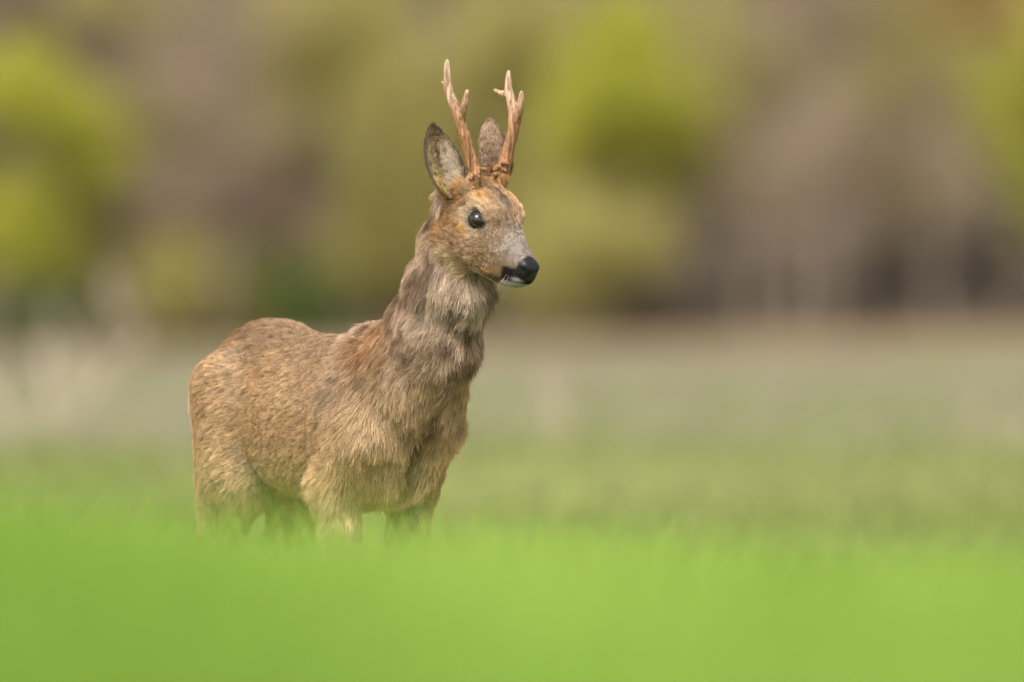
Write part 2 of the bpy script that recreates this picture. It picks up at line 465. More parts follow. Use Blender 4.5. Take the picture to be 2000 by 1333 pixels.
# head frame, from the nose tip: hx forward along the muzzle, hy to the deer's left, hz up
PSI, PIT = math.radians(46), math.radians(40.5)
u = np.array([math.cos(PSI), -math.sin(PSI), 0])
HX = math.cos(PIT) * u - math.sin(PIT) * UP
HZ = math.sin(PIT) * u + math.cos(PIT) * UP
HY = np.cross(HZ, HX)
NOSE = np.array([(1050 - 1000) / PXM, -0.356, (1421 - 515) / PXM])
HXl, HYl, HZl = [to_local(ORG + v) for v in (HX, HY, HZ)]
NOSEl = to_local(NOSE)
def to_head(q): v = np.asarray(q) - NOSEl; return np.stack([v @ HXl, v @ HYl, v @ HZl], -1)
def head_to_local(h): h = np.asarray(h, float); return NOSEl + h[..., 0:1] * HXl + h[..., 1:2] * HYl + h[..., 2:3] * HZl

def catmull(xs, ys, n=200):
    xs, ys = np.asarray(xs, float), np.asarray(ys, float)
    m = np.gradient(ys, xs); X = np.linspace(xs[0], xs[-1], n)
    k = np.clip(np.searchsorted(xs, X) - 1, 0, len(xs) - 2)
    h = xs[k + 1] - xs[k]; t = (X - xs[k]) / h
    return X, (2*t**3-3*t**2+1)*ys[k] + (t**3-2*t**2+t)*h*m[k] + (-2*t**3+3*t**2)*ys[k+1] + (t**3-t**2)*h*m[k+1]

def loft(x, y, z, st_, n=2.3, taper=0.0):
    """st_: rows (x, top, bottom, halfwidth) along x"""
    A = np.array(sorted(st_)); xs = A[:, 0]
    X, top = catmull(xs, A[:, 1]); _, bot = catmull(xs, A[:, 2]); _, hw = catmull(xs, A[:, 3])
    xc = np.clip(x, xs[0], xs[-1])
    t = np.interp(xc, X, top); b = np.interp(xc, X, bot); w = np.maximum(np.interp(xc, X, hw), .004)
    hh = np.maximum((t - b) / 2, .004); zz = (z - (t + b) / 2) / hh
    w2 = w * (1 - taper * np.clip(zz, -1, 1))
    rr = (np.abs(y / w2) ** n + np.abs(zz) ** n) ** (1 / n)
    d = (rr - 1) * np.minimum(w, hh)
    dx = x - xc
    return np.where(dx == 0, d, np.sqrt(dx * dx + np.maximum(d, 0) ** 2))

def cone(q, a, b, ra, rb):
    a, b = np.asarray(a, float), np.asarray(b, float); ab = b - a
    v = q - a; h = np.clip((v @ ab) / (ab @ ab), 0, 1)
    return np.linalg.norm(v - h[..., None] * ab, axis=-1) - (ra + (rb - ra) * h)

def ellip(q, c, r, rot=None):
    v = (q - np.asarray(c, float))
    if rot is not None: v = v @ rot
    v = v / np.asarray(r, float)
    k = np.linalg.norm(v, axis=-1)
    return (k - 1) * min(r)

def smin(a, b, k):
    h = np.clip(.5 + .5 * (b - a) / k, 0, 1)
    return b * (1 - h) + a * h - k * h * (1 - h)

TORSO = [(-.500, .60, .51, .02), (-.485, .640, .46, .055), (-.45, .676, .430, .084), (-.40, .697, .420, .095), (-.345, .701, .415, .100),
         (-.27, .691, .408, .104), (-.19, .681, .398, .110), (-.10, .680, .388, .112), (-.02, .690, .384, .105), (.05, .685, .395, .092),
         (.10, .655, .425, .075), (.13, .60, .47, .045)]
NECK = [(.02, .58, 0), (.105, .600, 0), (.175, .680, .004), (.222, .76, .008), (.245, .84, .010), (.262, .895, .012)]   # f, z, l
NECKR = [(.085, .10), (.085, .10), (.069, .086), (.058, .071), (.051, .060), (.048, .054)]                              # lateral, dorsoventral
HEAD = [(-.215, .000, -.060, .022), (-.20, .018, -.085, .038), (-.175, .027, -.098, .0465), (-.15, .031, -.102, .0485), (-.125, .028, -.104, .0465), (-.10, .019, -.103, .0400),
        (-.075, .009, -.097, .0330), (-.05, .001, -.088, .0285), (-.025, -.005, -.076, .0250), (-.008, -.009, -.063, .0205), (.003, -.014, -.050, .0135)]
EYE = (-.127, .0405, -.011)

def sd_torso(q): return loft(q[..., 0], q[..., 1], q[..., 2], TORSO, 2.2, .12)
def sd_neck(q):
    d = None
    for k in range(len(NECK) - 1):
        (f0, z0, l0), (f1, z1, l1) = NECK[k], NECK[k + 1]
        (w0, h0), (w1, h1) = NECKR[k], NECKR[k + 1]
        a = np.array([f0, l0, z0]); b = np.array([f1, l1, z1]); ab = b - a
        L = np.linalg.norm(ab); e = ab / L
        lat = np.array([0, 1., 0]); dv = np.cross(e, lat)
        v = q - a; t = np.clip((v @ e) / L, 0, 1); v = v - (t * L)[..., None] * e
        w = w0 + (w1 - w0) * t; h = h0 + (h1 - h0) * t
        y, z, x = v @ lat, v @ dv, v @ e
        k_ = np.sqrt((y / w) ** 2 + (z / h) ** 2 + (x / np.minimum(w, h)) ** 2)
        s = (k_ - 1) * np.minimum(w, h)
        d = s if d is None else smin(d, s, .02)
    return d
def sd_head(q):
    h = to_head(q)
    a, b, c = h[..., 0], h[..., 1], h[..., 2]
    d = loft(a, b, c, HEAD, 2.35, -.04)
    for s in (-1, 1):
        d = smin(d, ellip(h, (-.130, s * .033, .011), (.022, .010, .008)), .016)       # brow
        d = smin(d, ellip(h, (-.135, s * .033, -.058), (.036, .017, .030)), .02)       # cheek
        d = smin(d, cone(h, (-.178, s * .027, .015), (-.180, s * .029, .028), .0125, .0095), .010)  # antler stalk
        d = smin(d, ellip(h, (-.197, s * .038, .002), (.015, .014, .015)), .014)       # ear root
        d = smin(d, np.linalg.norm(h - (EYE[0], s * EYE[1] * .93, EYE[2]), axis=-1) - .0172, .005)   # eyelids
        d = smin(d, ellip(h, (-.011, s * .0105, -.021), (.0115, .0100, .0110)), .006)     # nostril wing
        d = np.maximum(d, -cone(h, (.010, 0, -.030), (.006, 0, -.052), .004, .003)) if s > 0 else d
        d = np.maximum(d, -cone(h, (.012, s * .010, -.024), (-.010, s * .0225, -.020), .0048, .0036))  # nostril
        d = np.maximum(np.maximum(d, -cone(h, (.002, s * .020, -.046), (-.024, s * .0285, -.0595), .0025, .002)), -cone(h, (-.024, s * .0285, -.0595), (-.064, s * .036, -.083), .002, .001))  # mouth line
    return d
def leg_parts(s):
    ff = -.032 if s > 0 else 0.0
    l = s
    return [
        # fore leg
        ((.080 + ff * .3, l * (.066 if l < 0 else .056), .520), (-.005 + ff, l * .082, .425), (.060 if l < 0 else .052), .046),
        ((-.005 + ff, l * .082, .425), (.012 + ff, l * .074, .235), .043, .021),
        ((.012 + ff, l * .074, .235), (.006 + ff, l * .072, .085), .0205, .0145),
        ((.006 + ff, l * .072, .085), (.026 + ff, l * .072, .035), .0165, .0165),
        # hind leg
        ((-.383, l * .056, .578), (-.345, l * .074, .430), .080, .060),
        ((-.426, l * .054, .552), (-.415, l * .070, .400), .060, .038),
        ((-.355, l * .074, .425), (-.465, l * .070, .262), .056, .026),
        ((-.465, l * .070, .262), (-.445, l * .068, .085), .0225, .0155),
        ((-.445, l * .068, .085), (-.423, l * .068, .035), .0165, .0165)]
def sd_legs(q, out=None):
    d = None
    for s in (-1, 1):
        for p in leg_parts(s):
            e = cone(q, *p)
            d = e if d is None else smin(d, e, .022)
    return d
ROTS = np.array([[math.cos(.35), 0, math.sin(.35)], [0, 1, 0], [-math.sin(.35), 0, math.cos(.35)]])
def sd_shoulder(q):
    return np.minimum(ellip(q, (.018, -.078, .552), (.074, .040, .120), ROTS), ellip(q, (-.005, .068, .560), (.070, .040, .120), ROTS))
def sd_body(q):
    d = smin(sd_torso(q), sd_neck(q), .032)
    d = smin(d, sd_shoulder(q), .012)
    d = smin(d, sd_legs(q), .022)
    d = smin(d, sd_head(q), .018)
    # breast groove between the points of the shoulder
    d = np.maximum(d, -(cone(q, (.158, 0.0, .560), (.085, 0.0, .385), .019, .022)))
    return d

def surface_nets(lo, hi, h):
    n = [int(round((hi[k] - lo[k]) / h)) + 1 for k in range(3)]
    ax = [lo[k] + h * np.arange(n[k]) for k in range(3)]
    phi = np.empty(n, np.float32)
    # coarse pass to skip empty blocks
    bs = 10
    for i in range(0, n[0], bs):
        for j in range(0, n[1], bs):
            for k in range(0, n[2], bs):
                a0, a1, a2 = ax[0][i:i + bs], ax[1][j:j + bs], ax[2][k:k + bs]
                blocks.append((i, j, k, a0, a1, a2))
    cen = np.array([(b[3].mean(), b[4].mean(), b[5].mean()) for b in blocks])
    dc = sd_body(cen)
    near = np.abs(dc) < bs * h * 1.6
    for b, d, nr in zip(blocks, dc, near):
        i, j, k, a0, a1, a2 = b
        phi[i:i + bs, j:j + bs, k:k + bs] = d
    act = [b for b, nr in zip(blocks, near) if nr]
    CH = 60
    for c in range(0, len(act), CH):
        qs = [np.stack(np.meshgrid(b[3], b[4], b[5], indexing='ij'), -1) for b in act[c:c + CH]]
        flat = np.concatenate([q.reshape(-1, 3) for q in qs]); v = sd_body(flat); o = 0
        for b, q in zip(act[c:c + CH], qs):
            m = q[..., 0].size
            phi[b[0]:b[0] + bs, b[1]:b[1] + bs, b[2]:b[2] + bs] = v[o:o + m].reshape(q.shape[:3]); o += m
    s = phi < 0
    nx, ny, nz = n
    cs = sum(s[dx:nx - 1 + dx, dy:ny - 1 + dy, dz:nz - 1 + dz].astype(np.int8) for dx in (0, 1) for dy in (0, 1) for dz in (0, 1))
    act = (cs > 0) & (cs < 8)
    I = np.argwhere(act); vid = -np.ones(act.shape, np.int64); vid[act] = np.arange(len(I))
    acc = np.zeros((len(I), 3)); cnt = np.zeros(len(I))
    corner = [(dx, dy, dz) for dx in (0, 1) for dy in (0, 1) for dz in (0, 1)]
    for a in corner:
        for b in corner:
            if sum(b) - sum(a) == 1 and all(b[k] >= a[k] for k in range(3)):
                pa = phi[tuple((I + a).T)]; pb = phi[tuple((I + b).T)]
                m = (pa < 0) != (pb < 0)
                t = pa[m] / (pa[m] - pb[m])
                acc[m] += np.array(a) + t[:, None] * (np.array(b) - np.array(a)); cnt[m] += 1
    V = np.array(lo) + h * (I + acc / cnt[:, None])
    F = []
    for axn in range(3):
        o = [1 if k == axn else 0 for k in range(3)]
        s0 = s[:nx - o[0], :ny - o[1], :nz - o[2]]; s1 = s[o[0]:, o[1]:, o[2]:]
        E = np.argwhere(s0 != s1)
        u_, v_ = [(1, 2), (2, 0), (0, 1)][axn]
        E = E[(E[:, u_] > 0) & (E[:, v_] > 0)]
        inside = s[tuple(E.T)]
        du = np.zeros(3, int); du[u_] = 1; dv = np.zeros(3, int); dv[v_] = 1
        E = E[(E[:, u_] < n[u_] - 1) & (E[:, v_] < n[v_] - 1)]; inside = s[tuple(E.T)]
        q = np.stack([vid[tuple((E - du - dv).T)], vid[tuple((E - dv).T)], vid[tuple(E.T)], vid[tuple((E - du).T)]], 1)
        q[~inside] = q[~inside][:, ::-1]
        F.append(q)
    return V, np.concatenate(F)
blocks = []
BV, BF = surface_nets((-.62, -.22, .0), (.52, .24, 1.03), 0.004)

def mesh_normals(V, F):
    n = np.cross(V[F[:, 2]] - V[F[:, 0]], V[F[:, 3]] - V[F[:, 1]])
    N = np.zeros_like(V)
    for k in range(4): np.add.at(N, F[:, k], n)
    return nrm(N)
def smooth_mesh(V, F, it):
    E = np.concatenate([F[:, [0, 1]], F[:, [1, 2]], F[:, [2, 3]], F[:, [3, 0]]])
    deg = np.bincount(E[:, 0], minlength=len(V)).astype(float)[:, None]
    for k in range(it):
        for lam in (.5, -.52):
            A = np.stack([np.bincount(E[:, 0], V[E[:, 1], c], len(V)) for c in range(3)], 1)
            V = V + lam * (A / np.maximum(deg, 1) - V)
    return V
BV = smooth_mesh(BV, BF, 6)
# soft unevenness of the body under the coat (muscle, ribs, ruffled winter coat)
BN = mesh_normals(BV, BF)
hd = sd_head(BV); offhead = sstep(.0, .03, hd)
BV = BV + BN * ((vnoise(BV, 13, 31) - .5) * .010 + (vnoise(BV * (1, 1, .6), 34, 32) - .5) * .006 * sstep(-.15, .0, BV[:, 0]))[:, None] * (offhead * sstep(.25, .40, BV[:, 2]))[:, None]
BN = mesh_normals(BV, BF)

# ---- ears: cupped leaf shapes, thickness 3 mm, in deer-local coordinates
def make_ear(base_px, tip_px, ybase, width, facing, bend, nu=22, nv=17):
    def w_of(px, y): return np.array([(px[0] - 1000) / PXM, y, (1421 - px[1]) / PXM])
    b = w_of(base_px, ybase); t = w_of(tip_px, ybase + bend)
    axis = t - b; L = np.linalg.norm(axis); axis /= L
    f = np.asarray(facing, float); f -= axis * (f @ axis); f /= np.linalg.norm(f)
    side = np.cross(axis, f)
    S, T = np.meshgrid(np.linspace(0, 1, nu), np.linspace(-1, 1, nv), indexing='ij')
    prof = np.interp(S, [0, .08, .2, .35, .5, .65, .8, .9, .97, 1], [.42, .62, .86, .99, 1.0, .90, .66, .42, .19, .03]) * width / 2
    ang = T * np.interp(S, [0, .3, 1], [1.9, 1.15, .55])           # rolled at the root, open at the tip
    rad = prof / np.maximum(np.sin(np.clip(np.abs(np.interp(S, [0, .3, 1], [1.9, 1.15, .55])), .2, 1.5708)), .2)
    X = rad * np.sin(ang); Zc = rad * (1 - np.cos(ang))
    P = b + S[..., None] * L * axis + X[..., None] * side + (Zc - rad * .35)[..., None] * f + (S ** 2 * .0)[..., None] * f
    th = 0.0016
    q = to_local(P)
    idx = np.arange(nu * nv).reshape(nu, nv)
    Fq = np.stack([idx[:-1, :-1], idx[1:, :-1], idx[1:, 1:], idx[:-1, 1:]], -1).reshape(-1, 4)
    V0 = q.reshape(-1, 3); N0 = mesh_normals(V0, Fq)
    fl = to_local(ORG + f)
    if (N0 @ fl).mean() < 0: N0 = -N0; Fq = Fq[:, ::-1]
    inner = V0 + N0 * th; outer = V0 - N0 * th
    n = nu * nv
    rim = []
    loop = list(idx[:, 0]) + list(idx[-1, 1:]) + list(idx[::-1, -1][1:]) + list(idx[0, ::-1][1:-1])
    for k in range(len(loop)):
        a_, b_ = loop[k], loop[(k + 1) % len(loop)]
        rim.append((a_, b_, b_ + n, a_ + n))
    F_all = np.concatenate([Fq, Fq[:, ::-1] + n, np.array(rim)])
    return dict(V=np.concatenate([inner, outer]), F=F_all, inner=(inner, Fq, N0), outer=(outer, Fq[:, ::-1], -N0), S=S.ravel(), T=T.ravel(),
                axis=to_local(ORG + axis), side=to_local(ORG + side))
YP = NOSE[1] + .20 * math.cos(PIT) * math.sin(PSI)      # depth of the poll
ear_n = make_ear((886, 392), (847, 247), YP - .035, .065, (.42, -.90, .0), .012)
ear_f = make_ear((972, 352), (957, 237), YP + .035, .056, (.55, .80, .0), .01)

# ------------------------------------------------------------------ coat colours (per root)
def coat(q, kind='body', S=None, T=None):
    n = len(q)
    h = to_head(q); a, b, c = h[:, 0], np.abs(h[:, 1]), h[:, 2]
    f, l, z = q[:, 0], q[:, 1], q[:, 2]
    dh = sd_head(q); dn = sd_neck(q); dt = sd_torso(q)
    mh = 1 - sstep(.004, .016, dh); mh = mh * sstep(-.22, -.178, a)
    mn = (1 - sstep(.01, .035, dn)) * sstep(.60, .68, z + .25 * (f - .1)) * (1 - mh)
    n1 = vnoise(q, 12, 1)[:, None]; n2 = vnoise(q, 45, 2)[:, None]; n3 = vnoise(q, 110, 3)[:, None]
    def mix(A, Bc, m):
        m = np.asarray(m); m = m[:, None] if m.ndim == 1 else m
        return A * (1 - m) + np.asarray(Bc) * m
    tan = np.array([.52, .355, .205]); pale_tan = np.array([.68, .51, .33]); pinkgrey = np.array([.43, .295, .205]); rust = np.array([.38, .19, .075])
    C = mix(np.tile(tan, (n, 1)), pale_tan, np.clip(n1 * 1.1 - .1, 0, 1))
    C = mix(C, pinkgrey, np.clip(sstep(.60, .70, z) * .7 + (n2[:, 0] - .5) * .5, 0, 1) * (1 - mh))
    C = mix(C, (.30, .175, .075), sstep(.64, .70, z) * sstep(-.28, -.40, f) * .45)                     # warmer croup
    C = mix(C, (.68, .53, .33), sstep(.58, .42, z) * .5)                                               # paler belly
    # shoulder: greyer and ruffled
    C = mix(C, (.58, .44, .35), np.exp(-(((f - .03) / .09) ** 2 + ((z - .62) / .07) ** 2)) * .7)
    # neck grey-brown, shade of crevices between tufts painted into the colour
    C = mix(C, mix(np.tile((.15, .098, .064), (n, 1)), (.62, .475, .36), sstep(.2, .8, vnoise(q * (1, 1, .55), 60, 23))[:, None]), mn * .9)
    C = mix(C, (.62, .55, .44), mn * sstep(.0, .06, (f - .16) - (z - .66) * .55) * sstep(.66, .73, z) * .35)      # pale throat
    # rust patch at the foot of the neck
    rp = np.exp(-(((f - .105) / .050) ** 2 + ((z - .670) / .055) ** 2)) * sstep(.045, -.01, l)
    rp = rp * (.45 + 1.1 * n2[:, 0]) + (vnoise(q, 90, 17) - .5) * .5 * rp
    C = mix(C, rust, np.clip(rp * 1.0, 0, .72) * (.55 + .45 * sstep(.35, .6, vnoise(q * (1, 1, .5), 75, 18))))
    # shade of the breast groove, painted into the fur colour
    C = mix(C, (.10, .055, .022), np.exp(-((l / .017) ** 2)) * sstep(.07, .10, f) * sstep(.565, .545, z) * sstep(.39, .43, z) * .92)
    # white rump patch, low behind
    C = mix(C, (.80, .76, .70), sstep(-.448, -.460, f) * sstep(.60, .585, z) * sstep(.50, .52, z))
    # legs
    C = mix(C, (.44, .31, .17), sstep(.36, .30, z))
    C = C * (.90 - .12 * (sstep(-.06, .04, f) * sstep(.70, .60, z) * sstep(.50, .56, z) * (1 - mn)) + .12 * sstep(.52, .44, z) * sstep(-.08, .0, f) - .22 * sstep(.60, .69, z) * (1 - mn) * sstep(.02, -.05, f))[:, None]
    # ---- head
    H = np.tile(np.array([.33, .225, .135]), (n, 1))
    H = mix(H, (.21, .155, .115), np.clip(sstep(-.165, -.145, a) * sstep(.028, .010, b) * (.55 + .9 * (n3[:, 0] - .5)) * sstep(-.035, -.06, a), 0, 1))  # grizzled brow and bridge
    H = mix(H, (.52, .43, .37), sstep(-.095, -.055, a) * sstep(-.04, -.010, c) * .85)                            # greyish bridge near the nose
    st_k = sstep(.52, .68, vnoise(np.stack([a * 40, b * 190, c * 40], 1), 1, 41)) * sstep(-.105, -.125, a) * sstep(.0, .012, c) * sstep(.036, .022, b)
    H = mix(H, (.035, .025, .018), st_k * .85)                                                                  # black streaks on the forehead
    H = mix(H, (.44, .27, .11), np.exp(-(((a + .140) / .03) ** 2 + ((c - .020) / .022) ** 2)) * sstep(.012, .03, b) * .75)    # ochre over the eye
    H = mix(H, (.34, .185, .065), sstep(-.155, -.175, a) * .65)                                                  # ochre crown and ear root
    H = mix(H, (.60, .52, .40), np.exp(-(((a + .127) / .026) ** 2 + ((c + .011) / .025) ** 2)) * sstep(.02, .033, b) * .85)     # pale ring round the eye
    H = mix(H, (.50, .28, .07), np.exp(-(((a + .138) / .024) ** 2 + ((c + .040) / .009) ** 2)) * sstep(.02, .035, b) * .75)
    ml = c - (-.045 + .6 * np.clip(a, -.07, 0))                                                                 # height above the mouth line
    H = mix(H, (.50, .29, .09), np.exp(-(((a + .062) / .022) ** 2 + ((ml - .012) / .010) ** 2)) * .7)          # ochre cheek by the mouth
    H = mix(H, (.10, .07, .05), np.exp(-(((a + .105) / .007) ** 2 + ((c + .013) / .010) ** 2)) * sstep(.02, .03, b) * .85)      # dark inner corner of the eye
    H = mix(H, (.10, .06, .03), np.exp(-((ml / .0045) ** 2)) * sstep(-.085, -.07, a) * .85)                     # lip line
    H = mix(H, (.42, .34, .20), sstep(-.004, -.012, ml) * sstep(-.02, -.04, a) * .75)                           # pale underside of the jaw
    n4 = vnoise(q, 260, 4)[:, None]
    H = mix(H, (.15, .095, .06), np.clip((n3 - .5) * 1.0 + (n4 - .5) * 1.5 + .04, 0, .7))
    H = mix(H, (.50, .42, .34), np.clip((n2 - .5) * .8, 0, .4))
    lip = sstep(-.041, -.033, a + .3 * (ml - .01)) * sstep(-.001, .002, ml) * sstep(.031, .025, ml)
    H = mix(H, (.036, .025, .020), lip)
    H = mix(H, (.97, .96, .92), sstep(-.034, -.028, a) * sstep(.000, -.004, ml))
    H = mix(H, (.85, .83, .78), np.exp(-(((a + .006) / .008) ** 2 + ((ml - .005) / .004) ** 2)) * sstep(.006, .012, b))
    H = np.clip(H * np.where(H.mean(1, keepdims=True) > .05, 1.36, 1), 0, .98)
    C = mix(C, H, mh)
    eye_d = np.linalg.norm(np.stack([a, b, c], 1) - EYE, axis=1)
    nose = sstep(-.024, -.019, a + .25 * (c + .018)) * sstep(-.0405, -.038, c) * mh
    bald = np.maximum(nose, (1 - sstep(.0180, .0198, eye_d)) * mh)
    C = mix(C, (.010, .009, .009), bald)
    return C, mh, mn, bald

# ------------------------------------------------------------------ hair
def make_hair(roots, normals, flow, length, lift, colr, r, clump_f, clump_amt, curl=.12, radius=.00030, npt=5, swirl=.6, darkp=.14):
    n = len(roots)
    fl = flow - normals * (flow * normals).sum(1, keepdims=True); fl = nrm(fl)
    # direction unevenness: big locks, then single hairs
    side = np.cross(normals, fl)
    w1 = ((vnoise(roots, 22, 51) - .5) * 1.1 + (vnoise(roots, 60, 52) - .5) * .8) * swirl
    fl = nrm(fl + side * (w1 * 0.75 + r.normal(size=n) * .16)[:, None])
    pt, rv = worley(roots, clump_f, 60)
    length = length * (0.75 + .5 * rv[:, 0]) * (0.7 + .5 * r.random(n))
    lift = lift * (0.6 + .9 * rv[:, 1]) + r.normal(size=n) * .06
    ts = np.linspace(0, 1, npt)
    off = pt - roots; off -= normals * (off * normals).sum(1, keepdims=True)
    P = np.empty((n, npt, 3)); P[:, 0] = roots - normals * .001
    for k in range(1, npt):
        t = ts[k]
        ang = lift * (1.25 - .95 * t)
        d = fl * np.cos(ang)[:, None] + normals * np.sin(ang)[:, None]
        d[:, 2] -= .10 * t
        P[:, k] = P[:, k - 1] + nrm(d) * (length / (npt - 1))[:, None]
    for k in range(1, npt):
        P[:, k] += off * (clump_amt * ts[k] ** 1.3)
        P[:, k] += r.normal(size=(n, 3)) * (length * curl * .25 * ts[k])[:, None]
    R = radius * (1 - .75 * ts ** 1.5)
    var = 0.72 + .42 * rv[:, 2:3] + .55 * (r.random((n, 1)) - .5)
    dark = r.random((n, 1)) < darkp
    return P, np.tile(R, (n, 1)), colr * np.where(dark, var * .35, var)

def sample(V, F, N, weight, n, r):
    T = np.concatenate([F[:, [0, 1, 2]], F[:, [0, 2, 3]]])
    a = np.linalg.norm(np.cross(V[T[:, 1]] - V[T[:, 0]], V[T[:, 2]] - V[T[:, 0]]), axis=1) * weight[T].mean(1)
    i = np.searchsorted(np.cumsum(a) / a.sum(), r.random(n)); i = np.minimum(i, len(T) - 1)
    u_, v_ = r.random(n), r.random(n); m = u_ + v_ > 1; u_[m], v_[m] = 1 - u_[m], 1 - v_[m]
    t = T[i]; w = np.stack([1 - u_ - v_, u_, v_], 1)
    return (V[t] * w[..., None]).sum(1), nrm((N[t] * w[..., None]).sum(1)), t, w

r = np.random.default_rng(5)
bc, bmh, bmn, bbald = coat(BV)
wgt = (1 + 3.6 * bmh) * (1 - bbald) * sstep(.03, .06, BV[:, 2]) * (0.25 + .75 * sstep(.28, .36, BV[:, 2]))
roots, nn, _, _ = sample(BV, BF, BN, wgt, 520000, r)
colr, mh, mn, bald = coat(roots)
f_, l_, z_ = roots.T
hh = to_head(roots)
# flow
flow = np.tile(np.array([-1.0, 0, -.38]), (len(roots), 1))
mleg = sstep(.46, .36, z_)[:, None]
flow = flow * (1 - mleg) + np.array([-.15, 0, -1.]) * mleg
thigh = (sstep(-.38, -.46, f_) * sstep(.66, .58, z_))[:, None]
flow = flow * (1 - thigh) + np.array([-.35, 0, -1.]) * thigh
chest = (sstep(.03, .10, f_) * sstep(.66, .58, z_))[:, None]
flow = flow * (1 - chest) + np.array([-.55, 0, -.85]) * chest
flow[:, 1] += chest[:, 0] * np.sign(l_) * -.25
flow = flow * (1 - mn[:, None]) + np.array([-.52, 0, -1.]) * mn[:, None]
hf = -HXl * 1.0 - HZl * (.45 * sstep(.02, -.03, hh[:, 2]))[:, None] + HZl * (.35 * sstep(.0, .02, hh[:, 2]))[:, None] + HYl * (np.sign(hh[:, 1]) * .35)[:, None]
flow = flow * (1 - mh[:, None]) + hf * mh[:, None]
rough_ = np.clip(.25 + mn + sstep(-.08, .05, f_) * (1 - mh), 0, 1)
# length in metres
ruff = vnoise(roots, 14, 71)
L = .015 + .010 * ruff
L = L + .010 * sstep(.02, .12, f_) * sstep(.70, .55, z_) + .008 * sstep(.48, .40, z_)          # breast and belly hang longer
L = L * (1 - mn) + mn * (.022 + .010 * ruff)
Lh = .0045 + .0085 * sstep(-.06, -.17, hh[:, 0]) + .006 * sstep(-.06, -.09, hh[:, 2]) * sstep(-.07, -.11, hh[:, 0])
Lh = Lh * (1 - .55 * sstep(-.06, -.04, hh[:, 0])) - 0
rear = sstep(.0, -.12, f_) * sstep(.42, .48, z_)
L = L * (1 - .22 * rear)
L = L * (1 - mh) + mh * Lh
L = L * (1 - .55 * sstep(.34, .28, z_))
lift = .20 + .14 * ruff + .10 * rough_; lift = lift * (1 - mh) + mh * .30
rough = np.clip(.25 + mn + sstep(-.08, .05, f_) * (1 - mh) + .5 * sstep(.48, .40, z_), 0, 1.1)      # tufted on neck, shoulder, belly; sleek behind
is_h = mh > .5
parts_h = []
for sel, cf, ca in ((is_h, 210, .25), (~is_h, 110, .45)):
    parts_h.append(make_hair(roots[sel], nn[sel], flow[sel], L[sel], lift[sel], colr[sel], r, cf, ca, swirl=np.where(is_h, .5, rough * (.8 + .35 * mn))[sel], darkp=.20 if cf > 200 else .10))
P1, R1, C1 = [np.concatenate([p[k] for p in parts_h]) for k in range(3)]
mh = np.concatenate([mh[is_h], mh[~is_h]])
R1 *= (1 - .40 * mh)[:, None] * .92
strands = [(P1, R1, C1)]

def ear_hair(ear, surf, n, lenf, colf, flowmix, lift):
    V, F, N = ear[surf]
    rt, nr, t, w = sample(V, F, N, np.ones(len(V)), n, r)
    S = (ear['S'][t] * w).sum(1); T = (ear['T'][t] * w).sum(1)
    fl = ear['axis'][None] * flowmix[0] + ear['side'][None] * (flowmix[1] * T)[:, None] + r.normal(size=(n, 3)) * .15
    return make_hair(rt, nr, fl, lenf(S, T), np.full(n, lift), colf(S, T, rt), r, 160, .35, radius=.00028)
def mixc(A, Bc, m): return np.asarray(A) * (1 - m[:, None]) + np.asarray(Bc) * m[:, None]
def ear_back(S, T, rt):
    k = vnoise(rt, 60, 5)
    C = mixc(np.tile((.30, .21, .145), (len(S), 1)), (.40, .30, .22), k)
    C = mixc(C, (.09, .065, .05), np.clip(sstep(.80, 1.0, S) + sstep(.72, .98, np.abs(T)), 0, 1) * .75)
    return mixc(C, (.36, .20, .07), sstep(.3, .0, S) * .7)
def ear_in(S, T, rt):
    k = vnoise(rt, 70, 6)
    C = mixc(np.tile((.24, .18, .115), (len(S), 1)), (.34, .27, .15), k)
    C = mixc(C, (.10, .075, .055), np.clip(sstep(.80, .98, S) + sstep(.80, 1.0, np.abs(T)), 0, 1) * .8)
    return C
SGN = 1.0 if (ear_n['side'] @ to_local(ORG + np.array([1., 0, 0]))) > 0 else -1.0
def ear_in_n(S, T, rt):
    T = T * SGN
    C = ear_in(S, T, rt)
    C = mixc(C, (.60, .53, .44), sstep(.0, .2, T) * (.12 + .85 * vnoise(rt, 220, 8)) * sstep(.78, .62, S) * sstep(.98, .85, T))
    C = mixc(C, (.05, .04, .03), np.exp(-((T + .08) / .10) ** 2) * sstep(.35, .45, S) * sstep(.78, .68, S) * .8)
    return mixc(C, (.42, .32, .13), sstep(.45, .2, S) * sstep(.0, -.2, T) * .7)
strands.append(ear_hair(ear_n, 'outer', 9000, lambda S, T: .005 + .004 * (1 - S), ear_back, (1, .2), .35))
strands.append(ear_hair(ear_n, 'inner', 14000, lambda S, T: .008 + .010 * sstep(0, .4, T * SGN) * (1 - S), ear_in_n, (.7, -.5), .5))
strands.append(ear_hair(ear_f, 'outer', 10000, lambda S, T: .006 + .004 * (1 - S), ear_back, (1, .2), .35))
strands.append(ear_hair(ear_f, 'inner', 7000, lambda S, T: .009 + 0 * S, ear_in, (1, .2), .5))
# whiskers
nw = 16
wh = np.stack([-.010 - .022 * r.random(nw), np.sign(r.random(nw) - .5) * (.016 + .006 * r.random(nw)), -.042 - .018 * r.random(nw)], 1)
dw = np.stack([.3 + .3 * r.random(nw), np.sign(wh[:, 1]) * (.5 + .5 * r.random(nw)), -.7 * r.random(nw)], 1)
tt = np.linspace(0, 1, 5)
Pw = wh[:, None] + nrm(dw)[:, None] * (tt[None, :, None] * (.012 + .020 * r.random((nw, 1, 1)))) + np.array([0, 0, -.012]) * (tt ** 2)[None, :, None]
Pw = head_to_local(Pw)
strands.append((Pw, np.tile(.00013 * (1 - .7 * tt), (nw, 1)), np.tile((.55, .5, .42), (nw, 1))))

